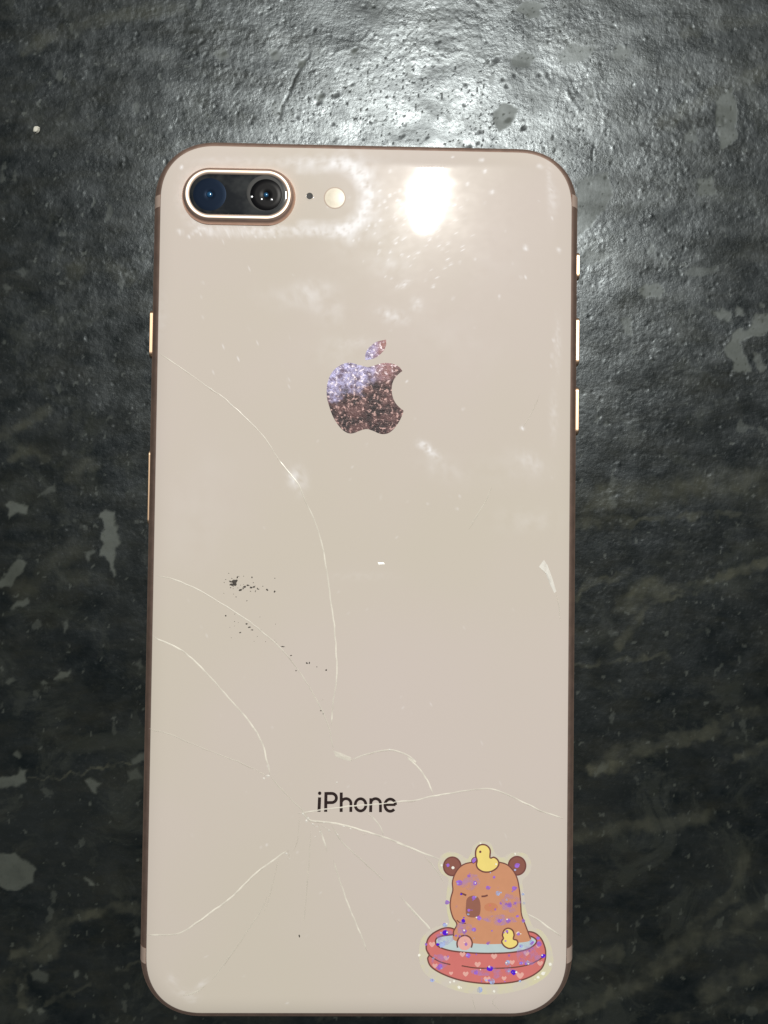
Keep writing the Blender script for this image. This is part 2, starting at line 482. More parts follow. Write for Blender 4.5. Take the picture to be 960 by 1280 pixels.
# materials
M = {}
k = N('gold_aluminium')
bn = k.noise(700, 4, .6, stretch=(0, (1, .15, 1)))
k.set(Base_Color=k.mix(k.ramp(bn, .35, .7), (.80, .555, .45, 1), (.82, .575, .47, 1)), Metallic=1.0, Roughness=k.ramp(k.noise(450, 4), .3, .7, .45, .49))
k.bump(k.noise(2600, 3), .15, .00006)
M['gold'] = k.m
M['polish'] = plain('polished_gold', (.70, .565, .47, 1), .5, 1.0)
M['button'] = plain('button_gold', (.74, .52, .35, 1), .38, 1.0, var=.06)
M['band'] = plain('antenna_plastic', (.34, .265, .225, 1), .5, var=.1)
M['screen'] = plain('black_screen_glass', (.01, .01, .011, 1), .08)

k = N('back_glass')
dust = k.attr('dust'); smg = k.attr('smudge')
big = k.noise(17, 3, .5)
base = k.mix(k.ramp(big, .3, .7), (.528, .487, .425, 1), (.546, .489, .458, 1))  # mauve and cream room reflections mixed into the base colour
base = k.mix(k.math('MULTIPLY', dust, .9), base, (.80, .80, .83, 1))
k.set(Base_Color=base, Roughness=.21, Specular_IOR_Level=k.mixf(smg, .020, .036), Coat_IOR=1.5)
k.set(Coat_Weight=k.math('SUBTRACT', 1.0, k.math('MULTIPLY', dust, .75)), Coat_Roughness=k.mixf(k.math('POWER', smg, 2.0), .022, .042))
M['glass'] = k.m

k = N('fracture')
al = k.math('MULTIPLY', k.attr('strength'), k.ramp(k.noise(700, 3, .6), .25, .6, .78, 1.0))
k.set(Base_Color=(.74, .71, .63, 1), Roughness=.25, Specular_IOR_Level=.6, Alpha=al)
M['crack'] = k.m
k = N('fracture_painted_shade')
k.set(Base_Color=(.33, .28, .215, 1), Roughness=.5, Specular_IOR_Level=.2, Alpha=k.math('MULTIPLY', k.attr('strength'), k.ramp(k.noise(260, 3, .6), .40, .65, .0, .45)))  # shaded side of each crack, painted as a dark strip
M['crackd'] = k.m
k = N('fracture_or_glint')
k.set(Base_Color=(.84, .83, .78, 1), Roughness=.3, Specular_IOR_Level=.6, Alpha=k.math('MULTIPLY', k.attr('strength'), k.ramp(k.noise(900, 3, .6), .2, .6, .5, 1.0)))  # pale chips, and the painted white reflection at the right
M['shard_or_glint'] = k.m
M['glint'] = plain('painted_glint', (.97, .96, .92, 1), .2)
M['grime'] = plain('black_grime', (.045, .038, .032, 1), .7, var=.3)
M['ink'] = plain('mirror_lettering', (.030, .018, .017, 1), .35, .3, var=.5, scale=2500)

# frame: loops from the screen edge up to the back glass
BULGE = 2.4
loops = []
for a in np.radians(np.linspace(-68, 74, 28)):
    loops.append(lv(rrect(BULGE * (1 - math.cos(a))), 3.72 + 3.45 * math.sin(a)))
v, f = loft(loops)
mesh_obj('frame', v, f, M['gold'], phone, True)
# screen side
loops = [lv(rrect(i), z) for i, z in ((2.2, .9), (1.75, .55), (2.0, .25), (2.6, .05), (3.6, 0.0))]
v, f = loft(loops); n = len(loops[0])
f = [q[::-1] for q in f]
f.append([4 * n + i for i in range(n)][::-1])
mesh_obj('screen_glass', v, f, M['screen'], phone, True)

# back glass: rounded edge, then rings of fine quads that carry the dust
loops = []
loops.append(lv(rrect(G0 + .01), GZ0 - .3)); loops.append(lv(rrect(G0 + .015), GZ0 - .05))
for t in np.linspace(0, 1, 16) ** 1.3:
    loops.append(lv(rrect(G0 + .04 + (G1 - G0 - .04) * t), GZ0 + (GLASS_Z - GZ0) * (1 - (1 - t) ** 2.4)))
INN = 30.0
for i in np.append(np.arange(G1 + .3, INN, .34), INN): loops.append(lv(rrect(i), GLASS_Z))
v, f = loft(loops)
gx_, gy_ = np.meshgrid(np.linspace(-(W_ / 2 - INN), W_ / 2 - INN, 50), np.linspace(-(L_ / 2 - INN), L_ / 2 - INN, 260))
n0 = len(v); v = np.concatenate([v, np.stack([gx_.ravel(), gy_.ravel(), np.full(gx_.size, GLASS_Z)], 1)])
gi = n0 + np.arange(gx_.size).reshape(gx_.shape)
f += np.stack([gi[:-1, :-1], gi[:-1, 1:], gi[1:, 1:], gi[1:, :-1]], -1).reshape(-1, 4).tolist()
vx, vy = to_px(v[:, 0], v[:, 1], v[:, 2])
nz = lambda s, seed, o=4: fbm(vx / s, vy / s, o, seed)
dust = np.zeros(len(v))
# rub line left by the window of a case, round the lens, microphone and flash
qx = np.clip(vx, 268, 416); pd = np.hypot(vx - qx, vy - 246)
ang_r = sstep(vx, 405, 440)
wt = .10 + .75 * ang_r + .34 * sstep(vy, 268, 284) * sstep(vx, 215, 260) + .22 * (1 - sstep(vy, 200, 220)) * sstep(vx, 340, 380)
dust += wt * np.exp(-((pd - 43 - 3 * nz(18, 3)) / 6.5) ** 2) * np.clip(.75 + 1.1 * nz(7, 4), .1, 1.4)
dust += .30 * ang_r * np.exp(-((pd - 52) / 13.0) ** 2) * np.clip(.6 + 1.4 * nz(14, 14), 0, 1.4)
dust += .22 * sstep(pd, 26, 31) * sstep(43 - pd, 0, 6) * sstep(vx, 366, 376) * (1 - np.exp(-(np.hypot(vx - 418, vy - 248) / 28) ** 4)) * np.clip(.8 + nz(16, 6), 0, 1.5)
dust += .14 * np.exp(-((vx - 420) / 75) ** 2 - ((vy - 205) / 14) ** 2) * np.clip(.7 + 1.5 * nz(12, 8), 0, 1.5)
dust += .12 * np.exp(-((vx - 480) / 55) ** 2 - ((vy - 285) / 35) ** 2) * np.clip(.4 + 2 * nz(20, 9), 0, 2)
for cx, cy, rx, ry, an, st in [(385,366,28,14,-.2,.20),(408,384,22,16,.5,.16),(350,372,30,12,0,.07),(490,395,17,8,.3,.32),(505,355,9,4,-.5,.45),(521,380,8,8,0,.28),(488,330,26,14,0,.14),
                               (537,563,14,5,.7,.45),(528,556,6,4,0,.35),(555,585,30,14,.4,.10),(663,577,18,9,.6,.20),(372,600,10,15,-.2,.33),(366,595,7,6,0,.25),(640,585,40,20,0,.06),
                               (697,430,4,30,0,.16),(692,520,5,30,0,.13),(688,235,4,28,-.05,.22),(693,250,6,14,0,.15),(215,1225,8,6,.6,.16),(232,1242,14,5,.2,.16),(252,1230,9,3,-.6,.22),(238,1250,6,4,.2,.14),
                               (450,720,40,5,0,.05),(660,650,40,14,0,.07),(430,440,40,18,0,.09),(445,428,26,6,0,.10),(610,330,50,30,0,.04),(200,400,8,30,.2,.08),(300,200,80,5,0,.07),(560,420,60,30,.4,.04),(250,640,40,70,.3,.04)]:
    ca, sa = math.cos(an), math.sin(an); dx, dy = vx - cx, vy - cy
    u, q = (dx * ca + dy * sa) / rx, (-dx * sa + dy * ca) / ry
    dust += st * np.exp(-(u * u + q * q)) * np.clip(.8 + 1.6 * nz(max(4, min(rx, ry)), int(cx)), 0, 2)
specks = [(rng.normal(530, 48), rng.normal(285, 48), rng.uniform(.8, 1.7), rng.uniform(.3, 1)) for _ in range(90)]
specks += [(rng.uniform(200, 700), rng.uniform(200, 640), rng.uniform(.7, 1.3), rng.uniform(.15, .6)) for _ in range(70)]
specks += [(rng.uniform(195, 700), rng.uniform(600, 1255), rng.uniform(.7, 1.1), rng.uniform(.1, .35)) for _ in range(60)]
specks += [(rng.normal(480, 30), rng.normal(270, 22), rng.uniform(.9, 2.2), rng.uniform(.4, 1)) for _ in range(40)]
specks += [(rng.uniform(220, 360), rng.normal(290, 4), rng.uniform(.9, 1.8), rng.uniform(.2, .7)) for _ in range(45)]
specks += [(657,310,2.4,.9),(227,209,1.8,.8),(602,200,2,.9),(606,214,2,.9),(584,230,2,.7),(615,240,2.4,.7),(675,208,2.5,.6),(699,313,2,.6),(653,535,1.8,.9),(690,445,1.6,.7),(692,426,1.4,.6),(698,312,2,.5)]
for cx, cy, r, st in specks:
    sel = (np.abs(vx - cx) < 8) & (np.abs(vy - cy) < 8)
    dust[sel] = np.maximum(dust[sel], st * np.exp(-((vx[sel] - cx) ** 2 + (vy[sel] - cy) ** 2) / (r * r)))
smudge = np.clip(.25 + .6 * fbm(vx / 60, vy / 90, 4, 33) + .5 * fbm(vx / 14, vy / 9, 3, 34), 0, 1)
back = mesh_obj('back_glass', v, f, M['glass'], phone, True, None, {'dust': np.clip(dust * 1.25, 0, 1), 'smudge': smudge}, GLASS_Z - .0005)

# antenna bands across the frame, each a thin strip following its curve
def band(side, y, hw, dep=.03):
    b = MB(); v, f = [], []
    aa = np.radians(np.linspace(-66, 73, 24))
    for a in aa:
        x = W_ / 2 - BULGE * (1 - math.cos(a)) + dep
        for yy in (y - hw, y + hw): v.append((side * x, yy, 3.72 + 3.47 * math.sin(a)))
    for i in range(len(aa) - 1): f.append([2 * i, 2 * i + 1, 2 * i + 3, 2 * i + 2] if side > 0 else [2 * i, 2 * i + 2, 2 * i + 3, 2 * i + 1])
    mesh_obj('antenna_band', v, f, M['band'], phone, True)
for s_ in (-1, 1):
    for px, py in ((192 if s_ < 0 else 723, 259), (174 if s_ < 0 else 716, 1184)):
        q = at(px, py, 4); band(s_, q[1], 1.35 if py > 600 else 1.1)

# side keys with a flat ledge that catches the lamp
def key(name, side, py0, py1, out, label, hz=1.25, mat='button', zc=3.75):
    xpx = 190 if side < 0 else 722
    y1, y0 = at(xpx, py0, 5)[1], at(xpx, py1, 5)[1]
    yc, hy = (y0 + y1) / 2, (y1 - y0) / 2
    def ring(x, ins):
        pts = []
        ry, rz = hy - ins, hz - ins; r = min(rz, .9)
        for cx, cz, a0 in ((ry - r, rz - r, 0), (-ry + r, rz - r, 90), (-ry + r, -rz + r, 180), (ry - r, -rz + r, 270)):
            for a in np.radians(np.linspace(a0, a0 + 90, 7)): pts.append((side * x, yc + cx + r * math.cos(a), zc + cz + r * math.sin(a)))
        return np.array(pts)
    X = W_ / 2
    lp_ = [ring(X - .7, 0), ring(X + out - .12, 0), ring(X + out - .03, .05), ring(X + out, .16)]
    v, f = loft(lp_, False, True)
    if side < 0: f = [q[::-1] for q in f]
    # orientation: outward
    o = mesh_obj(name, v, f, M[mat], phone, False)
    o['label'] = label
    return o
key('power_button', -1, 387, 446, .42, 'power button on the long edge above the card tray')
key('card_tray', -1, 562, 656, .20, 'long thin card tray below the power button', 1.1)
key('mute_switch', 1, 314, 348, .45, 'short mute switch above the volume buttons', 1.0)
key('volume_button', 1, 396, 456, .42, 'upper volume button')
key('volume_button', 1, 483, 543, .42, 'lower volume button')

# ------------------------------------------------------------------ camera bump
def pill(cx, cy, hl, r, z, n=40):
    """pill outline: centre, half distance of the centres, radius (mm)"""
    t = np.linspace(-np.pi / 2, np.pi / 2, n)
    A = np.stack([cx + hl + r * np.cos(t), cy + r * np.sin(t)], 1)
    B = np.stack([cx - hl - r * np.cos(t), cy - r * np.sin(t)], 1)
    ss = (np.arange(1, 16) / 16)[:, None]
    return lv(np.concatenate([A, A[-1] + (B[0] - A[-1]) * ss, B, B[-1] + (A[0] - B[-1]) * ss]), z)
pc = at(297.5, 243.5, 8.4)
K = 1 / (FPX / (CAM[2] - 8.4))               # mm per pixel at that height
hl, r0 = (71.5 - 36) * K, 36 * K
def pl(ins, z): return pill(pc[0], pc[1], hl, r0 - ins, z)
wall = [pl(-.05, 7.42), pl(.02, 7.62), pl(.12, 7.95), pl(.30, 8.28), pl(.52, 8.48), pl(.70, 8.57)]
v, f = loft(wall)
bump = mesh_obj('camera_bump', v, f, M['gold'], phone, True)
ringl = [pl(.64, 8.55), pl(.74, 8.63), pl(.84, 8.675), pl(.98, 8.69), pl(1.12, 8.685), pl(1.26, 8.64), pl(1.48, 8.55), pl(1.62, 8.42)]
v, f = loft(ringl)
mesh_obj('lens_ring', v, f, M['polish'], bump, True)
k = N('lens_cover_glass')
gx = k.n('SeparateXYZ'); k.l(k.co(), gx.inputs[0])
k.set(Base_Color=k.mix(k.ramp(k.noise(260, 3), .4, .65), (.002, .004, .007, 1), (.020, .023, .025, 1)), Roughness=.3, Specular_IOR_Level=.05, Coat_Weight=.8, Coat_Roughness=k.ramp(k.noise(500, 4), .45, .75, .02, .06))
v, f = loft([pl(1.50, 8.50), pl(1.66, 8.52), pl(2.2, 8.53)], False, True)
mesh_obj('cover_glass', v, f, k.m, bump, True)

def disc_loops(cx, cy, prof, n=48):
    t = np.linspace(0, 2 * np.pi, n, endpoint=False)
    return [np.stack([cx + r * np.cos(t), cy + r * np.sin(t), np.full(n, z)], 1) for r, z in prof]
def lathe(name, px, py, z0, prof, mats, parent, label=None, mis=None, cap=True):
    q = at(px, py, z0); lo = disc_loops(q[0], q[1], [(r, z0 + z) for r, z in prof])
    v, f = loft(lo, False, cap)
    mi = None
    if mis:
        n = 48; mi = [mis[min(i // n, len(mis) - 1)] for i in range(len(f))]
    o = mesh_obj(name, v, f, mats, parent, True, mi)
    if label: o['label'] = label
    return o
def lens_mat(name, col, coat, tint):
    k = N(name)
    k.set(Base_Color=col, Roughness=.3, Specular_IOR_Level=.5 if coat > .5 else .06, Coat_Weight=coat, Coat_Roughness=.08)
    k.b.inputs['Specular Tint'].default_value = tint
    return k.m
M['black'] = plain('lens_barrel_black', (.004, .004, .005, 1), .3, spec=.04)
M['grey'] = plain('lens_grey_rim', (.045, .046, .046, 1), .45, .0, spec=.1)
M['blue'] = lens_mat('blue_coated_lens', (.006, .0105, .021, 1), .0, (.4, .6, 1, 1))
M['bluedot'] = lens_mat('inner_blue_glint', (.01, .05, .12, 1), 1.0, (.2, .6, 1, 1))  # blue glint of the lenses, coloured into a small dome
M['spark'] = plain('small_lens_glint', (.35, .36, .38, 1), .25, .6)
M['dark'] = lens_mat('dark_coated_lens', (.004, .004, .005, 1), .2, (.3, .6, 1, 1))
def dome(r, h, n=8): return [(r * math.cos(a), h * math.sin(a)) for a in np.radians(np.linspace(0, 86, n))]
lathe('lens', 262, 243, 8.53, [(2.95, .002), (2.85, .012), (2.2, .02), (1.2, .024), (.62, .03)] + dome(.5, .16), [M['blue'], M['bluedot']], bump, 'dim blue lens on the left of the camera window', [0] * 5 + [1] * 9)
rl = lathe('lens', 331, 241.5, 8.53, [(3.25, .002), (3.15, .02), (2.9, .024)], [M['grey']], bump, 'black round lens on the right of the camera window')
def inner(name, px, py, prof, mats, mis, z):
    lathe(name, px, py, z, prof, mats, bump, None, mis)
inner('lens_glint_element', 332.5, 243.5, [(2.85, .0), (2.80, .02), (1.9, .024), (1.3, .02), (.5, .03)] + dome(.42, .14), [M['black'], M['bluedot']], [0] * 5 + [1] * 9, 8.556)
inner('lens_glint_element', 339.5, 249.5, dome(.26, .09), [M['spark']], None, 8.58)  # small pale domes stand in for glints on the lens
inner('lens_glint_element', 327.0, 249.0, dome(.22, .07), [M['spark']], None, 8.58)
inner('lens_glint_element', 314.5, 246.0, dome(.26, .07), [M['spark']], None, 8.56)

# microphone hole and flash
M['hole'] = plain('microphone_black', (.006, .006, .006, 1), .6)
lathe('microphone_hole', 387, 245, GLASS_Z, [(.80, .003), (.74, .02), (.66, .02), (.60, .008)], [M['glass'], M['hole']], phone, None, [0, 0, 0, 1, 1])
k = N('flash_lens')
k.set(Base_Color=k.mix(k.ramp(k.noise(1800, 2), .4, .6), (.60, .55, .44, 1), (.57, .52, .42, 1)), Roughness=.3, Coat_Weight=.0, Specular_IOR_Level=.2)
M['flash'] = k.m
M['flashrim'] = plain('flash_rim', (.44, .36, .30, 1), .45, spec=.2)
lathe('flash_lens', 418.5, 247.5, GLASS_Z, [(2.0, .004), (1.92, .02), (1.78, .03), (1.74, .03), (1.2, .06), (.6, .08)], [M['flashrim'], M['flash']], phone, None, [0, 0, 1, 1, 1, 1])

# ------------------------------------------------------------------ emblem
Z3 = (380, 400, 6)
body_l = [(440,345),(400,334),(340,320),(280,335),(225,375),(190,430),(172,500),(172,580),(190,650),(215,720),(250,780),(290,825),(335,850),(375,848),(420,830),(470,818),(520,832),(560,850),(600,856),(640,845),(680,810),(715,760),(738,710),(747,680)]
bite = [(747,680),(712,652),(682,615),(664,570),(658,520),(665,470),(686,430),(713,402),(738,383)]
top_r = [(738,383),(720,358),(690,338),(650,325),(600,322),(550,334),(500,350),(470,352),(440,345)]
bod = np.concatenate([curve(body_l, 12)[:-1], curve(bite, 12)[:-1], curve(top_r, 12)[:-1]])
leaf = np.concatenate([curve([(462,302),(458,268),(474,225),(505,190),(550,162),(615,147)], 10)[:-1], curve([(615,147),(617,182),(602,222),(572,257),(530,286),(462,302)], 10)[:-1]])
k = N('worn_mirror_foil')
o = k.co()
sp = k.n('SeparateXYZ'); k.l(o, sp.inputs[0])
c0 = at(455, 495, GLASS_Z) * S
# lilac reflection painted into the foil's upper left, with a ragged slanting edge
u = k.math('ADD', k.math('MULTIPLY', sp.outputs[0], -.42), k.math('SUBTRACT', sp.outputs[1], float(c0[1] - .42 * c0[0])))
u = k.math('ADD', u, k.math('MULTIPLY', k.math('SUBTRACT', k.noise(420, 5, .65), .5), .011))
film_or_reflection = k.ramp(u, .0004, .0044)
sp1 = k.ramp(k.noise(1900, 3, .6), .54, .66)
sp2 = k.ramp(k.noise(480, 3, .6), .38, .66)
c = k.mix(sp2, (.014, .008, .010, 1), (.085, .042, .042, 1))
c = k.mix(k.math('MULTIPLY', sp1, .8), c, (.42, .27, .25, 1))
lil = k.mix(k.ramp(k.noise(800, 4, .65), .34, .66), (.10, .07, .11, 1), (.34, .33, .52, 1))
rt = k.ramp(k.math('SUBTRACT', sp.outputs[0], float(c0[0])), .0005, .0035)
lil = k.mix(k.math('MULTIPLY', rt, .85), lil, (.20, .09, .075, 1))
lil = k.mix(k.math('MULTIPLY', sp1, .7), lil, (.72, .66, .72, 1))
k.set(Base_Color=k.mix(film_or_reflection, c, lil), Metallic=.2, Roughness=.42, Specular_IOR_Level=.25)
k.bump(k.noise(2200, 3, .7), .5, .0002)
M['foil'] = k.m
b = MB()
for pts in (bod, leaf):
    P = on_glass(zm(pts, *Z3), .012); b.poly(P.tolist())
o = b.build('emblem', M['foil'], phone)
o['label'] = 'worn mirror emblem shaped as a bitten apple with one leaf'

# ------------------------------------------------------------------ lettering
T = (380, 970, 7.385)
def arc(cx, cy, rx, ry, a0, a1, n=26):
    t = np.radians(np.linspace(a0, a1, n)); return [(cx + rx * math.cos(x), cy - ry * math.sin(x)) for x in t]
strokes = [
    ([(144,197),(141,265),(138,330)], 25), (arc(145,159,7.5,7.5,0,360), 15),
    ([(203,148),(201,240),(200,331)], 25),
    ([(203,161),(255,161)] + arc(256,203,43,42,88,-88,24) + [(203,246)], 24),
    ([(344,152),(343,332)], 24), ([(343,262)] + arc(388,252,45,43,170,2,24) + [(432,332)], 23),
    (arc(522,266,49,56,0,360,48), 23),
    ([(618,205),(615,333)], 24), ([(616,262)] + arc(661,254,45,45,170,2,24) + [(706,334)], 23),
    ([(748,266),(845,266)], 19), (arc(796,269,49,56,2,318,44), 23),
]
b = MB()
for i, (pts, wd) in enumerate(strokes):
    P = on_glass(zm(pts, *T), .008 + .0012 * i)
    b.ribbon(P, wd / T[2] * .165)
o = b.build('lettering', M['ink'], phone)
o['label'] = 'dark printed word on the lower back'

# ------------------------------------------------------------------ cracks
A1 = (180, 360, 3.692); A6 = (180, 560, 3); A5 = (170, 900, 2.743); A8 = (480, 900, 3.692); A4 = (500, 1030, 4); AT = (380, 900, 5.82); AP = (480, 560, 3.692); AU = (440, 300, 3.2)
CR = [  # pieces joined into one path, width px, strength
    ([(A1, [(68,300),(180,375),(305,465),(360,500),(405,540),(470,600),(530,660),(570,710),(620,790),(660,840),(700,880)])], 1.2, .50),
    ([(A6, [(500,40),(530,75),(580,140),(605,200),(635,260),(665,350),(680,430),(692,510),(700,570),(712,650),(720,750),(724,830),(720,890),(708,960),(703,1040)])], 1.7, .62),
    ([(A6, [(42,476),(72,484),(110,493),(190,525),(310,595),(400,655),(490,730),(550,795),(610,880),(660,970),(690,1040),(704,1100),(710,1130)])], 1.6, .52),
    ([(A6, [(32,703),(50,715),(150,765),(240,850),(320,940),(390,1020),(440,1100),(465,1190)]), (A5, [(460,190)])], 1.9, .72),
    ([(A5, [(462,196),(520,260),(575,315),(597,346)])], 1.7, .42),
    ([(A5, [(45,28),(60,35),(105,45),(200,85),(300,125),(380,155),(452,195)])], 1.3, .34),
    ([(A5, [(735,140),(790,118),(870,103),(925,117),(960,145)]), (A8, [(110,175),(160,220),(195,270),(215,310),(230,350)])], 1.8, .68),
    ([(T, [(-60,345),(20,335),(130,315),(260,300),(340,290),(430,278),(580,268),(640,262),(740,255),(850,240)]), (A8, [(60,378),(150,370),(230,350),(330,335),(400,322),(480,318),(540,332),(640,378),(740,425),(830,455)])], 1.7, .68),
    ([(A5, [(575,318),(595,343),(660,350),(720,362),(800,385),(870,408),(960,445)]), (A8, [(60,565),(160,605),(285,655)])], 2.0, .78),
    ([(A4, [(625,440),(640,450),(700,485),(760,530),(806,562)])], 1.9, .72),
    ([(AT, [(440,662),(500,710),(550,770),(582,855)])], 1.6, .60),
    ([(A5, [(672,360),(700,410),(740,450),(790,495),(850,550)])], 1.7, .50),
    ([(A5, [(905,605),(920,620),(960,670)]), (A8, [(120,862),(150,900),(210,960)]), (A4, [(25,388),(80,450),(165,545)])], 1.7, .62),
    ([(A5, [(625,360),(640,400),(655,450)])], 2.0, .60),
    ([(A5, [(676,480),(705,570),(730,640),(760,710),(792,790)])], 1.8, .60),
    ([(A5, [(600,380),(590,520),(575,690)])], 1.0, .30),
    ([(A5, [(525,445),(470,480),(400,535),(330,605),(270,650),(200,700),(145,732),(36,738)])], 1.9, .75),
    ([(A5, [(450,605),(430,650),(370,740),(300,840),(262,890)])], 1.4, .38),
    ([(A5, [(240,910),(200,935),(160,945)])], 2.2, .42),
    ([(A8, [(188,628),(240,690),(275,750)])], 1.6, .40),
    ([(AP, [(497,180),(470,245),(430,310),(390,375)])], 1.5, .42),
    ([(AU, [(752,612),(720,690),(682,752)])], 1.0, .25),
    ([(AP, [(795,668),(808,740),(812,800)])], 1.2, .30),
    ([(A4, [(360,862),(368,895),(378,932)])], 1.8, .45),
    ([(A4, [(482,862),(462,892),(500,935)])], 1.4, .30),
    ([(A5, [(490,470),(470,560),(440,660)])], 1.0, .20),
    ([(A6, [(655,950),(682,940)])], 1.2, .40),
    ([(A5, [(560,330),(555,400),(540,450)])], 1.0, .20),
    ([(AT, [(125,765),(160,790),(200,820)])], 1.3, .55),
    ([(AT, [(205,765),(230,810),(255,865)])], 1.6, .6),
    ([(AT, [(20,700),(45,745),(80,775)])], 1.6, .6),
    ([(AT, [(40,735),(95,740),(150,745)])], 1.2, .5),
    ([(AT, [(420,830),(450,825)])], 2.0, .5),
    ([(A5, [(565,300),(580,330),(605,350)])], 1.8, .6),
    ([(A5, [(520,445),(525,470),(515,480)])], 1.4, .4),
]
for ci, (pieces, wd, st) in enumerate(CR):
    pts = [p for fr, pp in pieces for p in zm(pp, *fr)]
    q = curve(pts, 3.0)
    n = len(q); s_ = np.arange(n) * 3.0
    q = q + np.stack([vnoise(s_ / 11, s_ * 0 + ci * 3.3, 5), vnoise(s_ / 11, s_ * 0 + ci * 5.1, 9)], 1) * .9
    end = np.clip(np.minimum(np.arange(n) + 1, n - np.arange(n)) / 4.0, .35, 1)
    var = np.clip(1.0 + .6 * vnoise(s_ / 38, s_ * 0 + ci * 1.7, 15) + .5 * vnoise(s_ / 12, s_ * 0 + ci, 16), .25, 1.5)
    P = on_glass(q, .012)
    b = MB()
    st = min(1, st * 1.25)
    b.ribbon(P, wd * .95 * .145 * (.7 + .3 * var) * end, 0, lift=.022, a=np.clip(st * var * end, 0, 1))
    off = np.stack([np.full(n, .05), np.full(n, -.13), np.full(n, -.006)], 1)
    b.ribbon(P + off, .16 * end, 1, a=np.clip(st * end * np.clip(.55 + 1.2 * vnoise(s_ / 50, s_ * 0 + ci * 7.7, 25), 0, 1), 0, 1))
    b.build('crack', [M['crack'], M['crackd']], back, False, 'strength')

# broken-out chips, and white glints painted as low wedges
def wedge(name, px_pts, lift, mat, apex=None, st=1.0):
    P = on_glass(px_pts, .012); n = len(P)
    c_ = P.mean(0) if apex is None else on_glass([apex])[0]
    top = c_.copy(); top[2] += lift
    v = list(map(tuple, P)) + [tuple(top)]
    ar = sum(P[i][0] * P[(i + 1) % n][1] - P[(i + 1) % n][0] * P[i][1] for i in range(n))
    f = [[i, (i + 1) % n, n] if ar > 0 else [(i + 1) % n, i, n] for i in range(n)]
    return mesh_obj(name, v, f, mat, back, False, None, {'strength': [st] * (n + 1)})
wedge('chip_or_glint', zm([(676,105),(700,112),(738,128),(737,142),(712,136),(684,124)], *A5), .06, M['crack'], st=.8)
wedge('chip_or_glint', zm([(715,548),(738,516),(754,540),(775,595),(795,662),(786,670),(765,628),(744,572),(735,556)], *AP), .10, M['shard_or_glint'], st=.72)  # white reflection painted as a pale wedge
wedge('chip_or_glint', zm([(876,429),(900,430),(904,436),(880,438)], *A6), .05, M['glint'])  # short bright glint, painted white
for px_, py_, r_ in [(385,1023,2.0),(391,1030,1.8),(396,1033,1.5),(379,1017,1.8),(411,1038,1.6),(430,1033,1.4),(405,1028,1.3),(422,1043,1.5),(264,486,1.2),(289,506,1.3),(335,970,2.4),(330,973,1.6),(487,937,1.3),(438,1036,1.2),(421,978,1.2),(358,1067,1.6),(362,1073,1.3),(383,1026,2.6),(400,1040,1.7),(394,1046,1.2)]:
    an = random.random() * 6
    pts = [(px_ + r_ * random.uniform(.6, 1.3) * math.cos(an + t), py_ + r_ * random.uniform(.5, 1.1) * math.sin(an + t)) for t in np.linspace(0, 2 * np.pi, 6)[:-1]]
    wedge('chip_or_glint', pts, .07, M['shard_or_glint'], st=random.uniform(.55, .95))

# grime specks
b = MB()
sp_ = [(335,500,15,9),(340,508,13,11),(329,512,10,7),(345,498,9,6),(362,532,9,6),(378,520,8,5),(390,515,9,4),(402,523,9,4),(412,521,6,4),(405,485,4,4),(428,529,7,3),(462,532,5,5),(490,538,5,5),(372,525,6,4),(306,629,4,4),(385,660,6,4),(395,672,8,4),(405,682,8,3),(360,692,5,4),(552,778,5,3),(570,835,4,3),(611,806,5,5),(620,806,4,5),(648,821,3,3),(683,833,6,5),(663,985,4,3),(672,997,4,4),(350,485,4,6),(322,500,5,5),(520,745,10,3),(318,470,3,3),(418,535,3,2)]
def splat(b, px_, py_, rx, ry, lift, z=.006):
    t = np.linspace(0, 2 * np.pi, 10)[:-1]; k_ = np.array([random.uniform(.55, 1.25) for _ in t])
    P = on_glass(list(zip(px_ + rx * k_ * np.cos(t), py_ + ry * k_ * np.sin(t))), z)
    c_ = P.mean(0); c_[2] += lift
    n = len(P); b.add(list(map(tuple, P)) + [tuple(c_)], [[(i + 1) % n, i, n] for i in range(n)])
for x, y, rx, ry in sp_: splat(b, 180 + x / 3, 560 + y / 3, rx / 3 * .8, ry / 3 * .8, .05)
splat(b, 374, 1170, 1.0, 2.0, .05)
for _ in range(26): splat(b, random.gauss(308, 16), random.gauss(731, 7), random.uniform(.4, .9), random.uniform(.4, .8), .03)
for _ in range(14): splat(b, random.uniform(285, 345), random.uniform(765, 815), random.uniform(.3, .6), random.uniform(.3, .6), .03)
o = b.build('grime_speck', M['grime'], phone); o['kind'] = 'stuff'

# ------------------------------------------------------------------ sticker
def film_or_reflection(name, col, rough=.35, var=.06, coat=.25):
    return plain(name, col, rough, 0, .4, coat, var, 700)
k = N('sticker_border')
holo = k.mix(k.ramp(k.noise(260, 3, .6), .35, .65), (.585, .560, .385, 1), (.555, .515, .465, 1))
k.set(Base_Color=holo, Roughness=.35, Specular_IOR_Level=.3)
M['border'] = k.m
M['fur'] = film_or_reflection('print_brown', (.54, .26, .15, 1))
M['ear'] = film_or_reflection('print_dark_brown', (.235, .095, .075, 1))
M['nose'] = film_or_reflection('print_nose_brown', (.27, .115, .085, 1))
M['line'] = film_or_reflection('print_outline', (.16, .060, .052, 1))
M['red'] = film_or_reflection('print_red', (.57, .165, .155, 1))
M['pink'] = film_or_reflection('print_pink', (.70, .38, .34, 1))
M['water'] = film_or_reflection('print_water', (.46, .56, .58, 1))
M['yellow'] = film_or_reflection('print_yellow', (.76, .62, .20, 1))
M['blush'] = film_or_reflection('print_blush', (.52, .215, .12, 1))
k = N('glitter_lilac'); k.set(Base_Color=(.36, .16, .72, 1), Roughness=.3, Coat_Weight=.5, Alpha=k.ramp(k.noise(1200, 3), .3, .65, .35, .95)); M['lilac'] = k.m
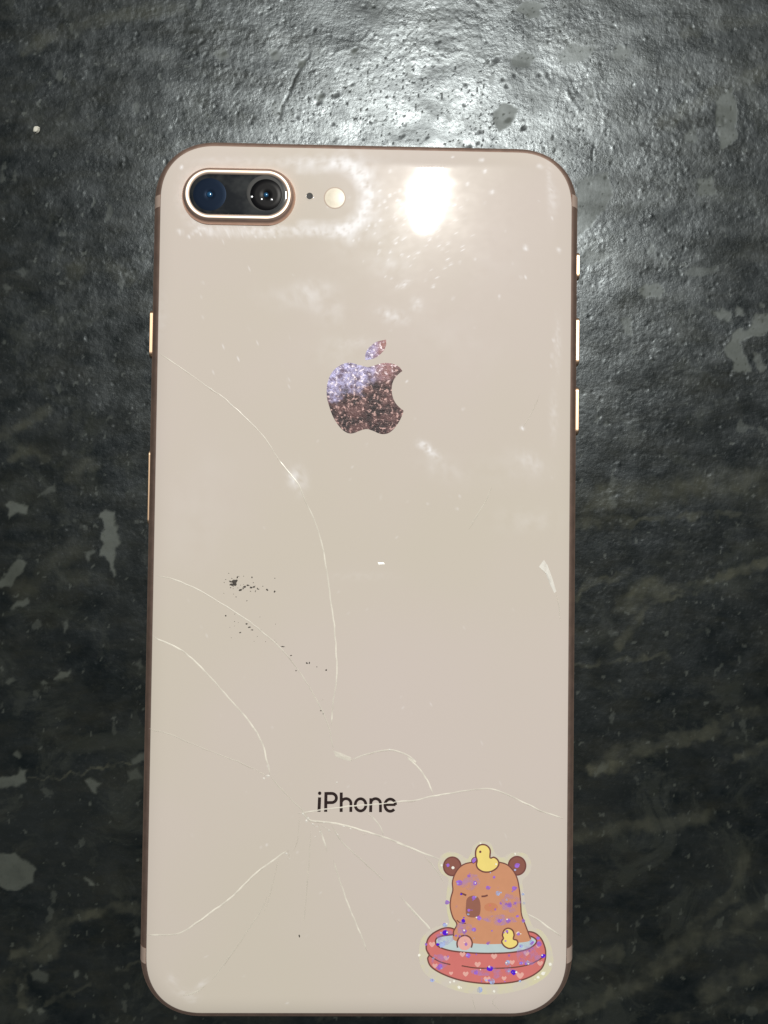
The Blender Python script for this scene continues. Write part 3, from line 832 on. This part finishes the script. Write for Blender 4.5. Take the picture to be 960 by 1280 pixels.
M['violet'] = film_or_reflection('glitter_violet', (.085, .01, .62, 1), .2, .2, .8)
k = N('glitter_ice'); k.set(Base_Color=(.42, .52, .85, 1), Roughness=.3, Coat_Weight=.5, Alpha=k.ramp(k.noise(1400, 3), .35, .65, .25, .9)); M['ice'] = k.m
M['white'] = film_or_reflection('glitter_white', (.82, .82, .76, 1), .2, .1, .8)
ST = [(400,88),(430,88),(455,100),(475,145),(510,168),(545,150),(590,142),(635,155),(657,205),(642,252),(612,285),(620,350),(628,420),(645,470),(665,512),(712,538),(747,590),(763,650),(765,700),(740,752),(680,797),(600,830),(500,850),(400,850),(300,838),(200,800),(130,752),(100,700),(95,640),(105,580),(140,535),(200,508),(245,500),(236,440),(230,380),(238,310),(240,270),(207,247),(190,205),(205,158),(250,140),(300,152),(335,175),(352,150),(366,110)]
SZ = .03
def pz(pts, z): return on_glass(zm(pts, *A4), SZ + z)
def shape(b, pts, z, fill, line=None, lw=5, closed=True, smooth=True):
    q = curve(pts, 6, True) if smooth else np.array(pts, float)
    P = pz(q, z); b.poly(P.tolist(), fill)
    if line is not None: b.ribbon(pz(q, z + .006), lw / 4 * .178, line, closed)
def stroke(b, pts, z, mi, lw=5): b.ribbon(pz(curve(pts, 6), z), lw / 4 * .178, mi)
def circ(cx, cy, rx, ry=None, n=28): return [(cx + rx * math.cos(t), cy + (ry or rx) * math.sin(t)) for t in np.linspace(0, 2 * np.pi, n, endpoint=False)]
b = MB(); q = curve(ST, 6, True)
P = pz(q, 0); b.poly(P.tolist(), 0)
Pl = P.copy(); Pl[:, 2] -= SZ - .002; n = len(P)
b.add(list(map(tuple, P)) + list(map(tuple, Pl)), [[i, (i + 1) % n, n + (i + 1) % n, n + i] for i in range(n)], 0)
sticker = b.build('sticker', M['border'], phone)
sticker['label'] = 'glittery cartoon sticker of a capybara bathing in a red paddling pool'
# pool
b = MB()
outl = [(131,622),(141,572),(180,537),(243,518),(330,545),(430,548),(540,545),(650,538),(700,566),(724,615),(728,655),(722,692),(700,730),(640,768),(550,792),(430,797),(310,782),(215,750),(155,712),(138,670),(147,655)]
shape(b, outl, .010, 0, 1, 6)
wat = [(178,580),(200,562),(260,553),(350,548),(430,547),(540,548),(630,556),(672,570),(681,592),(640,624),(560,641),(450,646),(350,643),(250,632),(190,610)]
shape(b, wat, .018, 2, 1, 6)
stroke(b, [(134,632),(150,658),(200,688),(252,702)], .022, 1, 5)
stroke(b, [(308,708),(370,718),(440,721),(560,717),(650,700),(722,662)], .022, 1, 5)
for cx, cy, r_ in [(160,600,15),(232,668,14),(312,650,14),(470,660,15),(632,645,14),(175,707,13),(388,700,15),(328,748,14),(435,775,17),(600,755,18),(700,695,14),(560,690,13),(520,770,12),(255,745,10),(690,610,10)]:
    hp = [(cx, cy + r_), (cx - r_, cy), (cx - r_ * .9, cy - r_ * .5), (cx - r_ * .45, cy - r_ * .8), (cx, cy - r_ * .4), (cx + r_ * .45, cy - r_ * .8), (cx + r_ * .9, cy - r_ * .6), (cx + r_, cy)]
    shape(b, hp, .026, 3)
b.build('paddling_pool', [M['red'], M['line'], M['water'], M['pink']], sticker)
# capybara
b = MB()
for cx, cy in ((261, 211), (585, 208)): shape(b, circ(cx, cy, 43, 46), .030, 1, 2, 6)
capy = [(268,578),(268,535),(284,500),(264,465),(251,415),(254,370),(264,330),(262,290),(275,248),(302,212),(345,193),(440,186),(520,196),(560,225),(585,270),(597,330),(603,390),(607,450),(622,492),(640,540),(655,578),(600,592),(450,600),(330,592)]
shape(b, capy, .040, 0)
edge = [(268,560),(268,535),(284,500),(264,465),(251,415),(254,370),(264,330),(262,290),(275,248),(302,212),(345,193),(440,186),(520,196),(560,225),(585,270),(597,330),(603,390),(607,450),(622,492),(640,540),(652,572)]
stroke(b, edge, .048, 2, 5)
stroke(b, [(284,480),(300,492),(330,496)], .048, 2, 4)
shape(b, [(330,400),(336,370),(362,357),(390,366),(402,400),(400,445),(385,464),(350,465),(330,450)], .048, 3)
stroke(b, [(302,345),(318,350),(331,356)], .048, 2, 7)
stroke(b, [(407,361),(424,360),(438,355)], .048, 2, 7)
shape(b, circ(455, 415, 34, 22), .046, 4)
b.build('capybara', [M['fur'], M['ear'], M['line'], M['nose'], M['blush']], sticker)
# ducks and ball
b = MB()
shape(b, [(385,180),(378,158),(381,125),(400,104),(430,105),(450,128),(450,168),(468,165),(486,176),(494,196),(482,220),(452,237),(418,238),(392,224),(382,205)], .058, 0, 1, 6)
shape(b, [(381,182),(366,196),(357,182),(369,166),(382,168)], .066, 2, 1, 3)
shape(b, circ(401, 138, 6), .066, 1)
b.build('toy_duck', [M['yellow'], M['line'], M['lilac']], sticker)['label'] = 'larger yellow duck on top of the head'
b = MB()
shape(b, [(512,556),(520,530),(540,520),(562,530),(570,554),(566,574),(584,580),(588,598),(572,615),(545,621),(520,608),(508,586),(517,570)], .058, 0, 1, 6)
shape(b, circ(537, 543, 4), .066, 1)
b.build('toy_duck', [M['yellow'], M['line']], sticker)['label'] = 'smaller yellow duck floating in the water'
b = MB()
shape(b, circ(323, 594, 34, 36), .058, 0)
stroke(b, [(288,617),(285,592),(298,565),(325,556),(350,567),(361,594),(356,617)], .066, 1, 6)
b.build('beach_ball', [M['pink'], M['line']], sticker)
# glitter
b = MB()
GL = [(345,258,10,0),(297,292,18,0),(375,295,12,0),(440,317,12,0),(490,345,13,2),(570,320,14,0),(615,350,8,2),(548,403,15,0),(575,395,8,0),(235,390,13,0),(225,505,13,2),(317,483,11,1),(395,468,13,0),(497,483,12,0),(540,483,13,0),(617,483,10,0),(322,535,13,0),(370,528,12,0),(225,541,16,1),(210,600,18,2),(340,655,13,0),(450,722,17,1),(537,692,15,2),(567,740,15,1),(460,785,17,2),(400,828,16,2),(380,742,12,0),(200,710,14,0),(715,658,14,1),(640,692,12,2),(605,695,10,0),(695,600,15,0),(605,610,12,2),(160,780,12,2),(590,545,9,3),(440,595,9,0),(265,217,8,3),(240,205,9,0),(345,430,9,0),(585,205,14,0),(370,367,12,0),(470,265,8,0),(620,395,8,2),(95,655,8,3),(750,700,9,3),(715,745,11,3),(690,765,9,3),(270,785,7,3),(295,815,9,3),(250,790,6,3),(575,148,5,3),(402,95,5,3),(480,200,5,3),(470,835,7,3),(190,600,9,1),(655,585,10,2),(690,570,10,0),(545,655,7,0),(600,785,8,2),(330,600,9,0),(305,350,6,1),(130,600,7,0),(450,405,5,4),(208,205,6,3)]
for cx, cy, r_, mi in GL:
    for kk in range(1 if r_ < 9 else 3):
        ox, oy = (0, 0) if kk == 0 else (random.gauss(0, r_ * .7), random.gauss(0, r_ * .6))
        rr = r_ * (1.0 if kk == 0 else random.uniform(.22, .42))
        a0 = random.random()
        pts = [(cx + ox + rr * random.uniform(.75, 1.1) * math.cos(a0 + t), cy + oy + rr * random.uniform(.7, 1.1) * math.sin(a0 + t)) for t in np.linspace(0, 2 * np.pi, 8)[:-1]]
        mm = mi if (kk == 0 or mi in (3,)) else random.choice([mi, 0, 3, 2])
        b.poly(pz(pts, .074 + .002 * kk).tolist(), mm)
rg = random.Random(4)
for _ in range(70):
    cx, cy = rg.uniform(150, 715), rg.uniform(230, 790)
    if poly_sd(np.array([[cx]]), np.array([[cy]]), outl if cy > 560 else capy)[0, 0] > -6: continue
    rr = rg.uniform(3, 9)
    b.poly(pz([(cx + rr * rg.uniform(.6, 1.2) * math.cos(t), cy + rr * rg.uniform(.6, 1.2) * math.sin(t)) for t in np.linspace(0, 2 * np.pi, 8)[:-1]], .082).tolist(), rg.choice([0, 0, 0, 2, 5]))
M['sheen'] = None
k = N('glitter_sheen'); k.set(Base_Color=(.50, .34, .80, 1), Roughness=.3, Coat_Weight=.4, Alpha=k.ramp(k.noise(900, 3), .35, .7, .0, .38)); M['sheen'] = k.m
for cx, cy, rx, ry in [(350,290,60,40),(550,390,50,50),(500,480,90,25),(320,520,40,40),(470,740,120,30),(230,560,50,40),(650,640,70,60),(200,680,50,40)]:
    b.poly(pz([(cx + rx * rg.uniform(.6, 1.2) * math.cos(t), cy + ry * rg.uniform(.6, 1.2) * math.sin(t)) for t in np.linspace(0, 2 * np.pi, 14)[:-1]], .070).tolist(), 5)
o = b.build('glitter', [M['lilac'], M['violet'], M['ice'], M['white'], M['red'], M['sheen']], sticker); o['kind'] = 'stuff'

# ------------------------------------------------------------------ crumb on the floor
def crumb(px_, py_, r_, hgt, label):
    q = at(px_, py_, 0)
    b = MB(); n = 9
    base = []
    for lev, (kr, z) in enumerate(((1.0, -.02), (1.05, hgt * .45), (.6, hgt))):
        base.append([(kr * r_ * random.uniform(.75, 1.2) * math.cos(t), kr * 1.25 * r_ * random.uniform(.75, 1.2) * math.sin(t), z + random.uniform(-.1, .1) * hgt) for t in np.linspace(0, 2 * np.pi, n + 1)[:-1]])
    v, f = loft([np.array(x) for x in base], False, True)
    o = mesh_obj('crumb', v, f, M['crumb'], None, False)
    ix, iy = np.searchsorted(xs, q[0]), np.searchsorted(ys, q[1])
    o.location = (q[0] * S, q[1] * S, float(H[iy, ix]) * S)
    o['label'] = label; o['category'] = 'crumb'
M['crumb'] = plain('pale_crumb', (.50, .50, .44, 1), .8, var=.25, scale=1500)
crumb(46, 163, .62, .55, 'tiny pale crumb lying alone on the dark floor beyond the camera corner of the phone')
